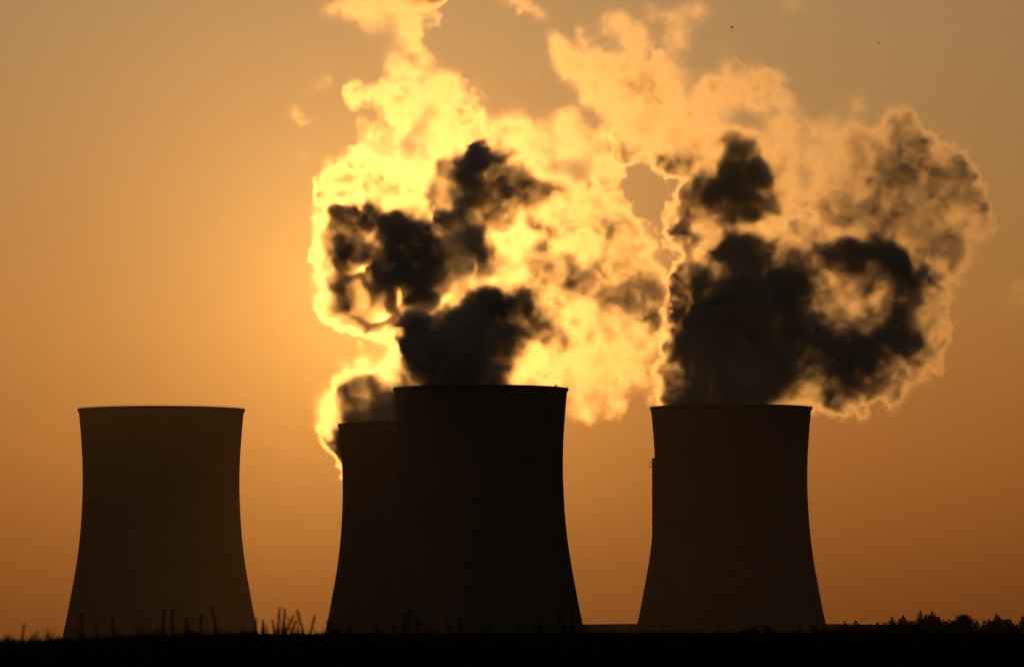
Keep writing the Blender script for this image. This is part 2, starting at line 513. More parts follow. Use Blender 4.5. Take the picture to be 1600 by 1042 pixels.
def plume(name, label, Y, puffs, seed, base_px, base_z, anis=0.955, group=None, warp=1.0, vox=0.66):
    D, lo, hi, sp, n = density_field(Y, puffs, seed, warp, vox)
    D[:2] = 0; D[-2:] = 0; D[:, :1] = 0; D[:, -1:] = 0; D[:, :, :2] = 0; D[:, :, -2:] = 0
    dmax = float(D.max())
    enc = np.sqrt(D / dmax)
    # hull: coarse cells that hold any steam, one cell of margin
    cs = (4, 1, 4)
    m = [int(math.ceil(n[i] / cs[i])) for i in range(3)]
    pad = np.zeros([m[i] * cs[i] for i in range(3)], np.float32)
    pad[:n[0], :n[1], :n[2]] = D
    cell = pad.reshape(m[0], cs[0], m[1], cs[1], m[2], cs[2]).max(axis=(1, 3, 5)) > 0.0011
    occ = np.zeros([k + 4 for k in m], bool)
    occ[2:-2, 2:-2, 2:-2] = cell
    d = occ.copy()
    for ax in range(3):
        d |= np.roll(occ, 1, ax) | np.roll(occ, -1, ax)
    occ = d
    verts, faces = {}, []
    vid = np.full([k + 1 for k in occ.shape], -1, np.int32)
    quads = []
    for ax in range(3):
        df = occ.astype(np.int8); df = np.roll(df, -1, ax) - df      # +1: empty -> full going up
        idx = np.argwhere(df != 0)
        sgn = df[tuple(idx.T)]
        a1, a2 = (ax + 1) % 3, (ax + 2) % 3
        base = idx.copy(); base[:, ax] += 1
        c = [base.copy() for _ in range(4)]
        c[1][:, a1] += 1; c[2][:, a1] += 1; c[2][:, a2] += 1; c[3][:, a2] += 1
        q = np.stack(c, 1)
        flip = sgn > 0
        q[flip] = q[flip][:, ::-1]
        quads.append(q)
    q = np.concatenate(quads)
    dims = np.array(vid.shape)
    key = (q[..., 0] * dims[1] + q[..., 1]) * dims[2] + q[..., 2]
    u, inv = np.unique(key, return_inverse=True)
    inv = inv.reshape(key.shape)
    co = np.stack([u // (dims[1] * dims[2]), (u // dims[2]) % dims[1], u % dims[2]], 1).astype(float)
    # one light smoothing pass keeps the boundary closed and rounds off the steps
    ed = np.concatenate([inv[:, [0, 1]], inv[:, [1, 2]], inv[:, [2, 3]], inv[:, [3, 0]]])
    for _ in range(2):
        acc = np.zeros_like(co); cnt = np.zeros(len(co))
        for a, b in ((0, 1), (1, 0)):
            for t in range(3): acc[:, t] += np.bincount(ed[:, a], co[ed[:, b], t], len(co))
            cnt += np.bincount(ed[:, a], minlength=len(co))
        co = co * 0.5 + 0.5 * acc / cnt[:, None]
    co = lo[None] + (co - 2) * np.array([cs[i] * sp[i] for i in range(3)])[None] - np.array([sp[0] * .5, sp[1] * .5, sp[2] * .5])
    bp = at(base_px, 1000, Y)
    org = np.array([bp.x, Y, base_z])
    # density slices laid side by side
    T = int(math.ceil(math.sqrt(n[1] * n[2] / n[0]))); T = max(T, 1)
    Rw = int(math.ceil(n[1] / T))
    img = np.zeros((Rw * n[2], T * n[0]), np.float32)
    for j in range(n[1]):
        c_, r_ = j % T, j // T
        img[r_ * n[2]:(r_ + 1) * n[2], c_ * n[0]:(c_ + 1) * n[0]] = enc[:, j, :].T
    im = bpy.data.images.new(name + '_density', img.shape[1], img.shape[0], alpha=False, float_buffer=False)
    im.colorspace_settings.name = 'Non-Color'
    buf = np.ones((img.shape[0], img.shape[1], 4), np.float32)
    buf[..., :3] = img[..., None]
    im.pixels.foreach_set(buf.ravel()); im.update(); im.pack()
    del buf, enc
    # material
    mt = bpy.data.materials.new(name); mt.use_nodes = True
    t = NT(mt.node_tree); mt.node_tree.nodes.clear()
    tc = t.node('ShaderNodeTexCoord')
    s = t.node('ShaderNodeSeparateXYZ'); t.put(s.inputs[0], tc.outputs['Object'])
    l = lo + np.array([0, Y, 0]) - org
    fx = t.m('DIVIDE', t.m('SUBTRACT', s.outputs[0], float(l[0])), float(sp[0]))
    fy = t.m('DIVIDE', t.m('SUBTRACT', s.outputs[1], float(l[1])), float(sp[1]))
    fz = t.m('DIVIDE', t.m('SUBTRACT', s.outputs[2], float(l[2])), float(sp[2]))
    fx = t.m('MINIMUM', t.m('MAXIMUM', fx, 0.0), n[0] - 1.0)
    fz = t.m('MINIMUM', t.m('MAXIMUM', fz, 0.0), n[2] - 1.0)
    fy = t.m('MINIMUM', t.m('MAXIMUM', fy, 0.0), n[1] - 1.001)
    j0 = t.m('FLOOR', fy); fr = t.m('SUBTRACT', fy, j0)
    def sample(j):
        row = t.m('FLOOR', t.m('DIVIDE', t.m('ADD', j, 0.5), float(T)))
        colm = t.m('SUBTRACT', j, t.m('MULTIPLY', row, float(T)))
        uu = t.m('DIVIDE', t.m('ADD', t.m('MULTIPLY_ADD', colm, float(n[0]), fx), 0.5), float(T * n[0]))
        vv = t.m('DIVIDE', t.m('ADD', t.m('MULTIPLY_ADD', row, float(n[2]), fz), 0.5), float(Rw * n[2]))
        cmb = t.node('ShaderNodeCombineXYZ'); t.put(cmb.inputs[0], uu); t.put(cmb.inputs[1], vv)
        ti = t.node('ShaderNodeTexImage'); ti.image = im; ti.interpolation = 'Linear'; ti.extension = 'EXTEND'
        t.put(ti.inputs[0], cmb.outputs[0])
        return ti.outputs[0]
    a = sample(j0); b = sample(t.m('ADD', j0, 1.0))
    e = t.m('ADD', a, t.m('MULTIPLY', t.m('SUBTRACT', b, a), fr))
    dens = t.m('MULTIPLY', t.m('MULTIPLY', e, e), dmax)
    pv = t.node('ShaderNodeVolumePrincipled')
    # droplets scatter mostly forward; a smaller share goes all round
    pv.inputs['Color'].default_value = (0.985, 0.98, 0.975, 1)
    pv.inputs['Anisotropy'].default_value = anis
    t.put(pv.inputs['Density'], t.m('MULTIPLY', dens, 0.66))
    p2 = t.node('ShaderNodeVolumeScatter'); p2.inputs['Color'].default_value = (0.985, 0.985, 0.985, 1)
    p2.inputs['Anisotropy'].default_value = 0.0
    t.put(p2.inputs['Density'], t.m('MULTIPLY', dens, 0.34))
    ad = t.node('ShaderNodeAddShader'); t.put(ad.inputs[0], pv.outputs[0]); t.put(ad.inputs[1], p2.outputs[0])
    o = t.node('ShaderNodeOutputMaterial'); t.put(o.inputs['Volume'], ad.outputs[0])
    tr1 = t.node('ShaderNodeBsdfTransparent'); tr2 = t.node('ShaderNodeBsdfTransparent'); mx = t.node('ShaderNodeMixShader')
    t.put(mx.inputs[1], tr1.outputs[0]); t.put(mx.inputs[2], tr2.outputs[0]); t.put(o.inputs['Surface'], mx.outputs[0])
    avg = (hi - lo).mean() / 10
    mt.cycles.volume_step_rate = 2.6 / avg
    me = bpy.data.meshes.new(name)
    vv = co + np.array([0, Y, 0]) - org
    me.vertices.add(len(vv)); me.vertices.foreach_set('co', vv.astype(np.float32).ravel())
    me.loops.add(inv.size); me.loops.foreach_set('vertex_index', inv.ravel().astype(np.int32))
    me.polygons.add(len(inv)); me.polygons.foreach_set('loop_start', (np.arange(len(inv)) * 4).astype(np.int32))
    me.update(calc_edges=True)
    me.materials.append(mt)
    ob = bpy.data.objects.new(name, me); COL.objects.link(ob)
    ob.location = org
    tag(ob, label, 'steam plume' if name == 'steam_plume' else 'steam wisp', group)
    print(name, 'grid', n, 'hull faces', len(inv), 'dmax', round(dmax, 3), 'img', img.shape)
    return ob

rear = [
    (600, 700, 50, 16), (650, 700, 60, 16), (590, 695, 34, 14), (700, 700, 50, 14),
    (545, 625, 26, 8), (530, 650, 16, 2), (568, 660, 44, 13), (600, 640, 46, 14), (640, 640, 40, 14), (560, 620, 30, 8), (580, 600, 30, 7), (548, 640, 28, 9), (522, 640, 18, 2), (526, 668, 11, 2.0), (528, 680, 7, 1.2),
    (545, 600, 24, 4.4), (615, 592, 22, 3.2), (612, 568, 20, 2.2), (608, 548, 14, 1.8), (602, 524, 14, 1.8), (640, 560, 26, 5), (515, 615, 15, 1.8), (535, 575, 18, 1.8), (568, 562, 18, 1.8), (592, 570, 16, 2),
    (552, 335, 26, 8.5), (575, 345, 24, 9), (528, 365, 22, 4.5), (545, 385, 30, 7.5), (560, 412, 18, 4.5), (535, 345, 22, 6), (510, 380, 16, 2.2), (610, 358, 30, 9.5), (640, 370, 40, 11), (675, 392, 34, 11), (660, 425, 34, 9),
    (575, 400, 26, 5), (556, 410, 12, 2.4), (583, 458, 48, 5.6, 0.2), (560, 478, 24, 5.6, .2), (534, 462, 18, 5.5, 0.2), (540, 484, 16, 4.4, .2), (585, 482, 20, 5.0, .25), (620, 452, 22, 6, 0.2), (610, 412, 36, 9), (540, 440, 28, 6.5), (516, 425, 18, 2), (516, 475, 22, 2), (545, 500, 20, 2.4), (540, 470, 22, 6.3, .1), (575, 502, 16, 4.2, .1), (586, 492, 12, 3.6, .1), (602, 496, 20, 5), (625, 490, 26, 7), (640, 525, 26, 7),
    (655, 470, 26, 6.5), (680, 450, 20, 2.6), (504, 400, 14, 1.4), (505, 310, 15, 1.4), (500, 350, 12, 1.3), (498, 440, 10, 1.4), (560, 518, 14, 1.5), (700, 400, 24, 7), (722, 392, 20, 6), (700, 370, 22, 4), (650, 335, 16, 3.4), (730, 420, 16, 4),
    (600, 262, 48, 1.5), (560, 285, 38, 1.6), (640, 295, 42, 2.0), (690, 262, 42, 1.7), (528, 300, 26, 1.5), (575, 236, 28, 1.1), (690, 315, 34, 2), (530, 272, 20, 1.0), (600, 315, 26, 1.8), (665, 330, 20, 2.4),
    (622, 168, 32, 1.0), (680, 150, 42, 1.2), (712, 180, 40, 1.3), (740, 200, 24, 1.0), (556, 128, 24, .8), (568, 160, 22, .7), (690, 215, 42, 1.4), (640, 118, 26, .9), (655, 250, 24, 1.2), (735, 150, 14, .6),
    (612, 86, 20, 1.1), (620, 104, 22, 1.1), (640, 48, 34, 1.1), (590, 32, 38, 1.0), (545, 14, 32, .8), (620, 0, 45, 1.0), (510, 14, 18, .5), (640, -40, 50, .8), (600, 132, 22, .8), (560, 62, 16, .5), (600, 215, 24, .8), (575, 190, 14, .35), (660, 90, 14, .4)]
mid = [
    (690, 650, 45, 16), (750, 650, 60, 16), (800, 650, 45, 12),
    (700, 602, 52, 16), (745, 600, 44, 16), (690, 555, 48, 16), (745, 550, 52, 16), (785, 540, 36, 9), (660, 560, 26, 10), (672, 510, 28, 10), (720, 488, 36, 14), (775, 580, 24, 7),
    (765, 482, 34, 11), (805, 480, 28, 9), (835, 473, 14, 4.5), (862, 484, 14, 3.8), (880, 486, 7, 2.6), (832, 510, 22, 6), (850, 538, 11, 4.5), (818, 520, 20, 7), (648, 590, 14, 6), (845, 503, 22, 6), (650, 540, 22, 9), (644, 502, 20, 8), (820, 600, 26, 2.2), (858, 462, 8, 1.8), (812, 572, 20, 2.6),
    (752, 248, 22, 8), (775, 245, 22, 8), (800, 262, 20, 4), (745, 280, 26, 7), (735, 310, 26, 6.5), (780, 285, 26, 6.5), (822, 278, 22, 5), (850, 288, 22, 4.5), (880, 290, 18, 3.8), (765, 320, 26, 6), (720, 340, 24, 5), (800, 318, 22, 3.4), (845, 315, 20, 2.4), (700, 352, 20, 4.4), (755, 350, 22, 4.5),
    (738, 376, 24, 5.2), (785, 347, 22, 3.6), (830, 300, 22, 4), (765, 398, 22, 4), (750, 410, 20, 3.2), (712, 376, 22, 5), (790, 405, 14, 3.2), (900, 300, 10, 2.4), (735, 435, 18, 3.2), (700, 430, 24, 2),
    (830, 222, 42, 1.5), (880, 212, 36, 1.3), (918, 226, 36, 1.0), (788, 214, 28, 1.4), (952, 252, 28, .8), (946, 288, 20, .7), (870, 186, 18, .8), (712, 260, 24, 2), (700, 300, 20, 2), (960, 272, 16, .7),
    (850, 360, 50, 1.8), (910, 350, 54, 1.5), (960, 380, 48, 1.3), (980, 338, 18, .9), (900, 440, 62, 1.9), (960, 450, 54, 1.5), (1005, 460, 36, 1.2), (1008, 400, 16, .6), (1006, 448, 16, 1),
    (870, 530, 50, 1.8), (930, 530, 62, 1.6), (985, 530, 50, 1.4), (850, 592, 42, 1.6), (900, 596, 42, 1.3), (950, 588, 40, 1.1), (992, 588, 26, .9), (886, 632, 16, .8), (908, 648, 7, .45), (930, 620, 14, .7),
    (815, 425, 40, 2.2), (780, 440, 20, 2), (690, 462, 18, 1.8), (660, 480, 12, 1.8), (845, 440, 26, 1.7), (1010, 616, 12, .9), (905, 478, 26, 1.9)]
right = [
    (1098, 468, 22, 4), (1084, 512, 22, 7), (1058, 552, 22, 9), (1040, 594, 20, 10), (1048, 632, 16, 9), (1062, 642, 20, 12), (1105, 672, 32, 16), (1140, 675, 48, 16), (1182, 672, 32, 16),
    (1078, 612, 42, 16), (1140, 600, 56, 18), (1195, 600, 46, 16), (1226, 595, 26, 10), (1244, 606, 18, 8), (1046, 605, 22, 7), (1038, 575, 20, 5), (1100, 552, 46, 16), (1065, 560, 26, 10), (1160, 535, 56, 18), (1220, 532, 46, 16), (1100, 510, 30, 12),
    (1262, 548, 28, 10), (1278, 515, 20, 7), (1258, 588, 20, 6), (1285, 560, 16, 5), (1120, 480, 40, 14), (1180, 470, 54, 18), (1232, 450, 42, 12), (1258, 500, 22, 8), (1092, 435, 24, 7), (1074, 425, 18, 3.4), (1110, 445, 20, 8), (1160, 388, 30, 12), (1190, 402, 34, 11),
    (1135, 408, 28, 10), (1240, 402, 24, 7), (1262, 392, 20, 5), (1292, 395, 24, 8), (1320, 398, 26, 8.5), (1350, 398, 26, 9), (1385, 415, 26, 9), (1405, 450, 26, 8), (1415, 480, 24, 7), (1418, 515, 22, 6.5),
    (1410, 548, 20, 5.5), (1385, 572, 20, 4), (1345, 533, 24, 8), (1358, 562, 24, 8), (1325, 545, 20, 6.5), (1300, 572, 22, 6), (1375, 518, 18, 6), (1385, 490, 22, 4.2), (1335, 580, 18, 5), (1390, 540, 16, 5), (1345, 458, 24, 4.2, .4), (1315, 465, 22, 3.4, .5), (1290, 492, 24, 4.6, .5), (1335, 487, 20, 4.0, .5), (1302, 522, 24, 5.4, .4), (1270, 432, 24, 7), (1272, 472, 22, 7), (1288, 535, 24, 7), (1320, 505, 22, 4.4, .4), (1365, 440, 20, 6), (1350, 505, 22, 3.8, .5), (1285, 462, 22, 5), (1305, 445, 18, 4.4), (1312, 430, 20, 4),
    (1330, 588, 20, 7), (1372, 572, 18, 6.5), (1398, 535, 20, 7.5), (1408, 498, 20, 8), (1300, 600, 22, 5.2), (1335, 607, 20, 3.6), (1370, 596, 20, 4.2), (1305, 620, 15, 6), (1448, 500, 22, 2.1), (1440, 556, 24, 1.9), (1395, 612, 20, 1.6), (1335, 632, 16, 1.7), (1262, 612, 20, 2.0), (1280, 585, 16, 3), (1272, 622, 16, 1.8), (1320, 632, 18, 1.7),
    (1425, 590, 16, 1.3), (1455, 460, 16, 1.6), (1465, 520, 14, .9), (1440, 420, 20, 1.8),
    (1192, 288, 30, 9), (1118, 300, 26, 8), (1175, 252, 30, 9), (1208, 300, 24, 8), (1135, 325, 22, 6), (1148, 235, 24, 8), (1100, 324, 22, 3), (1140, 216, 18, 7), (1158, 228, 18, 7), (1150, 250, 26, 9), (1172, 275, 26, 9), (1140, 290, 28, 8), (1104, 300, 18, 4.2), (1080, 306, 14, 3.6), (1200, 300, 22, 7), (1215, 318, 14, 4), (1165, 318, 26, 8), (1150, 345, 18, 4.5), (1185, 325, 22, 6),
    (1090, 250, 38, 1.7), (1062, 330, 16, 1.5), (1078, 370, 32, 1.8), (1212, 235, 34, 1.5), (1240, 290, 30, 1.8), (1110, 200, 34, 1.5), (1052, 500, 22, 1.6), (1036, 540, 16, 1.8), (1062, 470, 20, 1.8),
    (1022, 600, 13, 1.7), (1012, 632, 7, 1.4), (1112, 362, 28, 2.2), (1210, 352, 24, 2.6), (1245, 350, 20, 4.2), (1270, 362, 18, 4), (1235, 340, 14, 3.5), (1195, 365, 16, 3), (1225, 375, 18, 4),
    (1375, 262, 44, 2.5, .3), (1430, 330, 44, 2.5, .3), (1330, 295, 40, 2.4, .3), (1408, 208, 26, 4.6, .3), (1432, 245, 28, 4.6, .3), (1395, 265, 24, 4.2, .3), (1505, 310, 26, 4.2, .3), (1490, 375, 28, 4.8, .3), (1482, 412, 16, 4.6, .3), (1350, 325, 24, 3.6, .3), (1465, 275, 22, 3.6, .3), (1400, 330, 20, 3.6, .4), (1300, 202, 36, 1.49), (1350, 168, 30, 1.38), (1290, 245, 36, 1.72), (1345, 350, 22, 2.6), (1340, 228, 40, 2.6), (1398, 205, 26, 3.9), (1415, 190, 16, 3.4), (1440, 235, 26, 3.9), (1405, 240, 26, 3.9), (1455, 215, 14, 2.6), (1390, 280, 34, 3.15), (1420, 265, 24, 3.9), (1470, 245, 20, 3.15),
    (1340, 295, 40, 3.15), (1488, 262, 26, 3.15), (1508, 300, 24, 3.15), (1520, 330, 18, 3.15), (1470, 300, 32, 3.15), (1500, 358, 22, 3.4), (1480, 380, 26, 3.9), (1498, 395, 18, 3.9), (1488, 418, 12, 3.4), (1492, 438, 7, 1.84), (1430, 350, 42, 2.99), (1380, 345, 36, 3.15), (1460, 345, 26, 3.15),
    (1300, 330, 34, 3.12), (1532, 355, 16, 1.38), (1530, 300, 12, 1.15), (1450, 425, 22, 1.84), (1318, 165, 18, 0.92), (1355, 135, 13, 0.69), (1300, 285, 30, 2.07), (1330, 262, 20, 3.15), (1360, 320, 22, 3.15),
    (862, 62, 9, 1.0, .2), (872, 78, 12, 1.2, .2), (886, 100, 16, 1.3, .2), (905, 120, 22, 1.3, .3), (950, 118, 36, 1.2), (930, 160, 22, 1.3, .3), (965, 165, 32, 1.3, .3), (1010, 140, 46, 1.4), (1000, 212, 34, 1.5, .3), (1060, 130, 42, 1.3), (1070, 190, 56, 1.6),
    (1130, 150, 42, 1.5), (1190, 152, 36, 1.3), (1225, 170, 24, 1.0), (1048, 244, 26, 1.4), (1090, 232, 46, 1.6), (1000, 58, 28, .8), (960, 45, 24, .6), (920, 70, 20, .5), (1060, 42, 36, 1.2), (1092, 18, 30, 1.1),
    (1020, 22, 28, .8), (1125, 90, 20, .6), (1105, 95, 12, .35), (980, 235, 18, 1.2), (1210, 205, 26, 1.4), (1245, 180, 16, .7), (950, 205, 12, 1.1), (1165, 115, 16, .5),
    (1250, 600, 28, 15, .1, 0), (1312, 474, 24, 8, .5, 0), (1350, 490, 16, 7, .5, 0), (1290, 505, 24, 8, .5, 0), (1330, 512, 20, 7, .5, 0)]
wisps = [
    ('small ragged steam wisp floating alone left of the plumes', 3600, [(470, 184, 19, .42, 1.3), (462, 168, 11, .22, 1.2), (484, 176, 10, .2, 1.2), (478, 235, 13, .14, 1.2), (500, 112, 10, .08, 1.2), (460, 100, 9, .1), (488, 132, 10, .09, 1.2)], 470),
    ('pale steam shred at the upper edge of the picture, above the gap between the plumes', 3600, [(832, 14, 24, .7, 1.0), (815, 0, 26, .8, .8), (850, -6, 26, .7), (845, 70, 18, .10), (835, 110, 16, .1)], 830),
    ('thin faint steam shred between the two small birds', 3600, [(1240, 18, 24, .25, 1.0), (1225, 0, 24, .22), (1262, 40, 14, .12)], 1240),
    ('very faint steam shred at the right edge of the picture', 3600, [(1572, 475, 18, .16, 1.0), (1592, 465, 20, .14)], 1580)]

G = 'steam plumes rising from the cooling towers'
plume('steam_plume', 'sunlit steam plume with the sun disc showing through, rising from the rear tower', 3680, rear, 11, 649, 153.0, group=G)
plume('steam_plume', 'steam plume over the largest tower, black at its foot with bright yellow billows beside', 3262, mid, 23, 751, 152.0, group=G)
plume('steam_plume', 'huge orange edged steam plume curling away from the tower with the stair shaft', 3520, right, 37, 1143, 155.0, group=G)
for i, (lb, Y, pf, bx) in enumerate(wisps):
    plume('steam_wisp', lb, Y, pf, 50 + i, bx, at(bx, pf[0][1], Y).z, warp=1.7, group='loose shreds of steam drifting above the plant')

# ------------------------------------------------------------------ trees
def conifer(rng, h, w, bushy=False):
    """crown verts/faces of a tree of height h and half width w: whorls of drooping sprays, ragged edge"""
    v, f = [], []
    zs = []
    z = h - 0.15
    step = 0.34
    while z > h * 0.16:
        zs.append(z); z -= step; step = min(step * 1.035, 1.1)
    full = rng.uniform(2.6, 3.6) if not bushy else rng.uniform(1.6, 2.4)
    lump = [(rng.uniform(0, 6.28), rng.uniform(0.5, 1.0)) for _ in zs]
    for i, z in enumerate(zs):
        d = h - z
        if bushy: r = w * min(1.0, (d / full)) ** 0.5 * 1.05
        else: r = w * (min(1.0, d / full) ** 0.85) * (1 + 0.04 * max(d - full, 0)) + 0.06
        r *= 1 + 0.16 * math.sin(i * 1.9 + h * 3) * rng.uniform(.4, 1)
        nb = max(5, int(12 * min(1, r / 1.2)))
        off = rng.random() * 6.28
        for k in range(nb):
            q = off + 6.283 * k / nb + rng.uniform(-.25, .25)
            rr = r * rng.uniform(0.55, 1.22)
            if rng.random() < 0.10: rr *= 1.3
            droop = (rng.uniform(-.30, -.05) if not bushy else rng.uniform(-.1, .45)) * rr
            ns = 4
            for s in range(ns):
                a = (s + 0.2) / ns; b = (s + 1.35) / ns
                for side in (-1, 1):
                    wd = rr * 0.32 * (1.15 - a) * side * rng.uniform(.7, 1.3)
                    ca, sa = math.cos(q), math.sin(q)
                    za = z + droop * a; zb = z + droop * b + rng.uniform(-.2, .15)
                    bb = len(v)
                    v += [(ca * rr * a, sa * rr * a, za), (ca * rr * b, sa * rr * b, zb),
                          (ca * rr * (a + b) / 2 - sa * wd, sa * rr * (a + b) / 2 + ca * wd, (za + zb) / 2 - abs(wd) * rng.uniform(.2, .9))]
                    f.append((bb, bb + 1, bb + 2))
            for _ in range(2):               # tufts and twig tips
                bb = len(v)
                up = rng.random() < (0.5 if bushy else 0.25)
                dz = rng.uniform(.2, .5) * (-1 if up else 1)
                tt = rng.uniform(.6, 1.1)
                tx, ty = math.cos(q) * rr * tt, math.sin(q) * rr * tt
                zt = z + droop * tt
                v += [(tx - .16, ty, zt), (tx + .16, ty, zt + .05), (tx + rng.uniform(-.12, .12), ty + .1, zt - dz)]
                f.append((bb, bb + 1, bb + 2))
    return v, f

def tree(px, topy, hw, kind, Y, label):
    rng = random.Random(int(px * 7 + topy))
    top = at(px, topy, Y)
    gz = 3.2
    h = top.z - gz
    w = hw / FPX * Y
    root = empty('spruce_tree' if kind == 's' else 'broadleaf_tree', (top.x, Y, gz), rng.uniform(0, 6))
    tag(root, label, 'tree', 'trees on the horizon right of the towers')
    m = MB(); m.tube([(0, 0, 0), (0.05, 0, h * .4), (-0.04, 0.02, h * .75), (0, 0, h * 0.99)], [h * .018, h * .013, h * .007, 0.03], 7)
    if kind == 'b':
        for k in range(6):
            q = rng.uniform(0, 6.28); z = h * rng.uniform(.3, .6)
            m.tube([(0, 0, z), (math.cos(q) * w * .4, math.sin(q) * w * .4, z + h * .15), (math.cos(q) * w * .75, math.sin(q) * w * .75, z + h * .24)], [h * .007, h * .005, .03], 5)
    m.tube([(0, 0, h * .95), (0.02, 0, h + .02)], [.05, .015], 5)
    m.build('trunk', M_bark, root)
    v, f = conifer(rng, h, w, kind == 'b')
    mesh_obj('crown', v, f, M_needle if kind == 's' else M_leaf, root)

trees = [
    (1168, 984, 12, 'b', 'low bushy treetop in front of the stair shaft tower, first tree at its foot'),
    (1178, 979.5, 13, 'b', 'rounded low tree in front of the stair shaft tower, beside the first bushy treetop'),
    (1199, 974.5, 12, 's', 'pointed dark spruce standing against the middle of the stair shaft tower'),
    (1216, 987, 12, 'b', 'lowest tree in front of the stair shaft tower, barely over the field line'),
    (1249, 978, 9, 's', 'small spruce against the lower right part of the stair shaft tower'),
    (1272, 977, 12, 's', 'spruce just inside the right foot of the stair shaft tower'),
    (1290, 976, 12, 's', 'spruce straight in front of the right foot edge of the stair shaft tower'),
    (1306, 984, 13, 'b', 'low bushy tree before the turbine hall, next to the tower foot'),
    (1320, 972, 12, 's', 'spruce whose tip just tops the turbine hall roof, nearer the tower'),
    (1337, 970.5, 11, 's', 'narrow spruce whose pointed tip sticks over the turbine hall roof'),
    (1348, 978, 12, 'b', 'rounded tree before the turbine hall, right of the narrow pointed spruce'),
    (1360, 977, 11, 's', 'small spruce below the turbine hall roofline in the middle of its right wing'),
    (1371, 973, 12, 's', 'spruce level with the turbine hall roof near its right end'),
    (1382, 975, 12, 'b', 'dense rounded tree hiding the right end of the turbine hall'),
    (1394, 964.5, 13, 's', 'taller spruce at the right end of the turbine hall, left one of a pair'),
    (1411, 962, 13, 's', 'taller spruce at the right end of the turbine hall, right one of a pair'),
    (1424, 971, 14, 'b', 'low rounded tree between the spruce pair and the tallest pointed tree'),
    (1438, 955.5, 10, 's', 'tallest slender spruce with a spiky tip on the horizon'),
    (1446, 962, 10, 's', 'slim spruce squeezed between the tallest spruce and the tallest broad tree'),
    (1456, 957, 17, 's', 'tallest broad spruce with wide shoulders on the horizon'),
    (1467, 965.5, 12, 's', 'spruce leaning out at the right shoulder of the tallest broad one'),
    (1480, 972, 15, 'b', 'flat topped low tree right of the tallest broad spruce'),
    (1490, 971, 12, 's', 'short spruce with a thin tip in the dip between two broad crowns'),
    (1498, 968, 10, 's', 'small spruce at the left side of the broad ragged tree'),
    (1505, 962.5, 15, 'b', 'broad ragged tree standing alone above the low wood'),
    (1515, 968, 11, 's', 'thin spruce at the right side of the broad ragged tree'),
    (1526, 970.5, 9, 's', 'first small spruce after the notch in the treeline'),
    (1538, 970.5, 9, 's', 'second small spruce after the notch in the treeline'),
    (1545, 969, 8, 's', 'small slender spruce left of the tall double tipped one'),
    (1551, 972, 12, 'b', 'low rounded tree below the small slender spruce'),
    (1557, 959.5, 10, 's', 'tall spruce of the double tipped pair toward the picture edge'),
    (1562, 964, 9, 's', 'shorter second tip directly beside the tall spruce near the picture edge'),
    (1573, 969, 13, 'b', 'flat crowned tree right of the double tipped spruce'),
    (1583, 978, 12, 'b', 'lowest tree in the last gap before the picture edge'),
    (1598, 965, 12, 's', 'spruce cut off by the right edge of the picture'),
]
rt_ = random.Random(5)
for px, ty, hw, k, lb in trees:
    tree(px, ty - 1.8, hw * 1.18, k, 1500 + rt_.uniform(-60, 60), lb)

# ------------------------------------------------------------------ field grass
def blade(v, f, rng, x, y, z, h, w, lean=0.0):
    b = len(v)
    lx = lean + rng.uniform(-.35, .35) * h
    v += [(x - w, y, z), (x + w, y, z), (x + w * .6 + lx * .35, y + .01, z + h * .55), (x - w * .6 + lx * .35, y + .01, z + h * .55), (x + lx, y + rng.uniform(-.05, .05), z + h)]
    f += [(b, b + 1, b + 2, b + 3), (b + 3, b + 2, b + 4)]
rg = random.Random(3)
v, f = [], []
for i in range(34000):                       # short growth on the crest of the field
    y = rg.uniform(380, 408)
    px = rg.uniform(-60, 1660)
    x = (px - 800) / FPX * y
    left = 1 - ss(250, 520, px)
    h = rg.uniform(.07, .20) * (1 + 2.0 * left * rg.random() ** 2) * (1.0 if rg.random() < .94 else 1.7)
    h *= 1 + .55 * max(0, math.sin(px * .11) * math.sin(px * .043 + 1) + .5 * math.sin(px * .37) * math.sin(px * .19 + 2))
    blade(v, f, rg, x, y, ground_z(x, y) - .02, h, rg.uniform(.006, .014))
for i in range(16000):                       # sparser growth nearer the camera
    y = 8 + 370 * rg.random() ** 1.3
    x = rg.uniform(-1, 1) * (3 + y * 0.1)
    blade(v, f, rg, x, y, ground_z(x, y) - .02, rg.uniform(.03, .08), rg.uniform(.004, .010))
for i in range(4200):                        # tufts round the feet of the tall stalks
    y = rg.uniform(54, 68)
    px = rg.uniform(-40, 1640)
    k = math.sin(px * .031) + math.sin(px * .083 + 2) + math.sin(px * .21 + 4)
    dens = (1.0 if px < 560 else .55) * (0.35 + 0.3 * max(k, 0))
    if rg.random() > dens: continue
    x = (px - 800) / FPX * y
    h = .055 + (rg.uniform(.03, .10) + .06 * max(k, 0) * rg.random() ** 2) * (1.5 if px < 560 else .7) * (1.6 if rg.random() < .05 else 1)
    blade(v, f, rg, x, y, ground_z(x, y) - .02, h, rg.uniform(.003, .007))
g = mesh_obj('grass', v, f, M_grass)
tag(g, 'short dark grass and stubble along the crest of the field', 'grass', kind='stuff')

